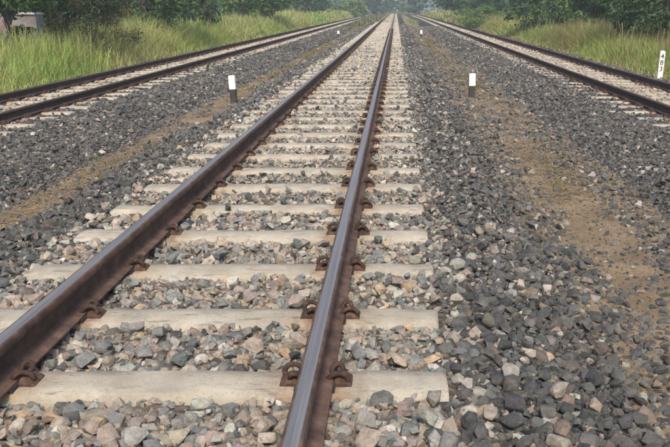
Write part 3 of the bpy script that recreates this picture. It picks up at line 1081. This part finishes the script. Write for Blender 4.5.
T_("shrub", "leafy mid green bush above the grass on the left", "shrub", atx(252, 50), 50, .5, 3.6, 2.4, 56, 120, .11, MID, 7, tr=.06, low=1.0)
T_("tree", "blue-dark tree behind the far grass, second from the vanishing rails on the left", "tree", atx(306, 98), 98, 1.4, 7.5, 4.2, 80, 130, .20, DARK, 8, low=.9, tr=.16)
T_("shrub", "yellow-green bush close to where the left track fades out", "shrub", atx(352, 128), 128, .3, 2.6, 2.8, 44, 100, .18, BRIGHT, 9, tr=.06, low=.3)
T_("tree", "hazy dark tree just left of where the rails vanish", "tree", atx(376, 172), 172, 2.0, 9.0, 4.5, 60, 90, .30, DARK, 10, low=.8, tr=.25)
# right side
T_("tree", "upright hazy tree just right of where the rails vanish", "tree", atx(415, 165), 165, 2.0, 10.0, 2.6, 60, 90, .28, DARK, 11, low=.6, tr=.25)
T_("shrub", "green weedy mound of a bush along the right track", "shrub", atx(484, 56), 56, .2, 1.5, 1.8, 50, 130, .06, BRIGHT[:3] + MID[:2], 12, tr=.04, low=.15)
T_("tree", "dark tree behind the weedy green mound on the right", "tree", atx(470, 84), 84, 1.4, 7.0, 3.6, 60, 100, .18, DARK, 13, low=.5, tr=.2)
T_("shrub", "dark green bush between the weedy mound and the dry stalks", "shrub", atx(540, 38), 38, .3, 3.4, 1.7, 46, 120, .09, DARK[1:] + MID[:1], 14, tr=.06, low=.5)
T_("shrub", "mid green bush behind the dry seed stalks on the right", "shrub", atx(592, 30), 30, .3, 3.4, 1.5, 46, 120, .08, DARK[1:] + MID[:2], 15, tr=.06, low=.6)
T_("tree", "large dark green tree overhanging the grass behind the numbered post", "tree", atx(668, 24), 24, .9, 5.4, 1.9, 84, 200, .075, DARK, 16, tr=.10, low=.3)


# woodland behind: one mass nobody could count
def woodland():
    clumps = []
    r = random.Random(99)
    def strip(x0, x1, y0, y1, n, hmax, cr):
        for _ in range(n):
            clumps.append((r.uniform(x0, x1), r.uniform(y0, y1), r.uniform(.2, hmax), cr * r.uniform(.7, 1.4)))
    strip(-17.5, -13.5, 12, 60, 330, 5.5, 1.0)
    strip(-22, -12, 60, 130, 300, 7, 1.8)
    strip(10.2, 14, 12, 60, 330, 5.5, 1.0)
    strip(10, 20, 60, 130, 300, 7, 1.8)
    strip(-40, 40, 205, 225, 420, 13, 3.0)
    strip(-40, -14, 125, 205, 260, 11, 2.6)
    strip(12, 40, 125, 205, 260, 11, 2.6)
    cl = np.array(clumps)
    big = cl[:, 3] > 1.25
    A = leaf_cloud(cl[~big], 46, .20, DARK + [MID[2]], seed=5)
    B = leaf_cloud(cl[big], 46, .46, DARK + [MID[2]], seed=6)
    V = np.concatenate([A[0], B[0]]); F = np.concatenate([A[1], B[1] + len(A[0])]); T = np.concatenate([A[2], B[2]])
    o = link("woodland", mesh_np("woodland", V, F, T), None, M_LEAF)
    tag(o, "dark woodland filling the background beyond the grass", "woodland", kind="stuff")


woodland()

# ------------------------------------------------------------------ pale concrete block among the trees
def bevel_box(name, size, loc, parent, mat, bev=.012):
    bm = bmesh.new()
    bmesh.ops.create_cube(bm, size=1, matrix=Matrix.Diagonal((*size, 1)))
    bmesh.ops.bevel(bm, geom=list(bm.edges), offset=bev, segments=2, affect='EDGES')
    o = link(name, mesh_bm(name, bm), parent, mat)
    o.location = loc
    return o


yb = 22.5
blk = empty("concrete_block", (atx(21, yb), yb, -.08))
blk.rotation_euler = (0, 0, .18)
tag(blk, "low pale concrete box with a white slab on top, among trees far left", "concrete box")
bevel_box("wall", (1.20, .80, 1.32), (0, 0, .66), blk, M_BLOCK)
bevel_box("slab", (.90, .92, .055), (.16, 0, 1.349), blk, M_WHITE, .01)
bevel_box("panel", (.30, .03, .55), (-.33, -.412, .95), blk, rust_mat("faded_panel", (.22, .16, .17), (.28, .21, .22), (.34, .28, .28), scale=6), .006)

# ------------------------------------------------------------------ marker posts
def marker(label, x, y, hgt, w, group, lean=0.0):
    z0 = float(height(np.array([x]), np.array([y]))[0])
    root = empty("marker_post", (x, y, z0))
    root.rotation_euler = (0, lean, 0)
    tag(root, label, "marker post", group)
    half = hgt * .5
    lo = bevel_box("black_base", (w, w, half + .12), (0, 0, half / 2 - .06), root, M_BLACK, .008)
    up = bevel_box("white_top", (w * 1.01, w * 1.01, half), (0, 0, half * 1.5 + .0005), root, M_WHITE, .006)
    return root


GP = "black and white posts between the tracks"
marker("short white-topped black post in the earth strip left of the middle track", -2.53, 12.2, .42, .095, GP, -.03)
marker("short white-topped black post in the dark gravel right of the middle track", 1.23, 12.7, .39, .098, GP)
marker("tiny far white post between the left and middle tracks", -2.92, 40.5, .30, .105, GP)
marker("tiny far white-topped post between the middle and right tracks", 1.28, 40.5, .36, .105, GP)


def km_post():
    x, y = 5.35, 16.0
    z0 = float(height(np.array([x]), np.array([y]))[0])
    root = empty("distance_post", (x, y, z0))
    root.rotation_euler = (.02, .035, -.10)
    tag(root, "white post with black numbers down its face at the grass edge", "distance post")
    bm = bmesh.new()
    w, t, h = .050, .035, .56
    pr = [(-w, -.15), (w, -.15), (w, h - .03), (w * .8, h - .006), (w * .45, h), (-w * .45, h), (-w * .8, h - .006), (-w, h - .03)]
    a = [bm.verts.new((q, -t, s)) for q, s in pr]; b = [bm.verts.new((q, t, s)) for q, s in pr]
    bm.faces.new(a); bm.faces.new(list(reversed(b)))
    for i in range(len(pr)): bm.faces.new((a[(i + 1) % len(pr)], a[i], b[i], b[(i + 1) % len(pr)]))
    bmesh.ops.recalc_face_normals(bm, faces=bm.faces)
    bmesh.ops.bevel(bm, geom=list(bm.edges), offset=.004, segments=1, affect='EDGES')
    body = link("body", mesh_bm("body", bm), root, M_WHITE)
    for i, ch in enumerate("483"):
        cu = bpy.data.curves.new("number", 'FONT'); cu.body = ch; cu.size = .135; cu.extrude = .0012; cu.offset = .002
        cu.align_x = 'CENTER'
        tmp = bpy.data.objects.new("number_curve", cu); COL.objects.link(tmp)
        bpy.context.view_layer.update()
        me = bpy.data.meshes.new_from_object(tmp.evaluated_get(bpy.context.evaluated_depsgraph_get()))
        bpy.data.objects.remove(tmp); bpy.data.curves.remove(cu)
        me.materials.clear(); me.materials.append(M_DIGIT)
        o = link("number", me, root)
        o.location = (0, -t - .0014, h - .150 - i * .125); o.rotation_euler = (math.pi / 2, 0, 0)


km_post()

# ------------------------------------------------------------------ haze: the humid air over the line
bm = bmesh.new()
bmesh.ops.create_cube(bm, size=1, matrix=Matrix.Translation((0, 300, 7.5)) @ Matrix.Diagonal((1300, 1300, 22, 1)))
hz = link("haze", mesh_bm("haze", bm))
mh = bpy.data.materials.new("humid_air"); mh.use_nodes = True
nh = mh.node_tree; nh.nodes.clear()
out = nh.nodes.new("ShaderNodeOutputMaterial"); pv = nh.nodes.new("ShaderNodeVolumePrincipled")
pv.inputs["Color"].default_value = (.74, .88, .95, 1)
pv.inputs["Density"].default_value = 0.0017
pv.inputs["Anisotropy"].default_value = 0.1
nh.links.new(pv.outputs[0], out.inputs["Volume"])
hz.data.materials.append(mh)
tag(hz, "pale haze hanging over the far trees and tracks", "haze", kind="stuff")
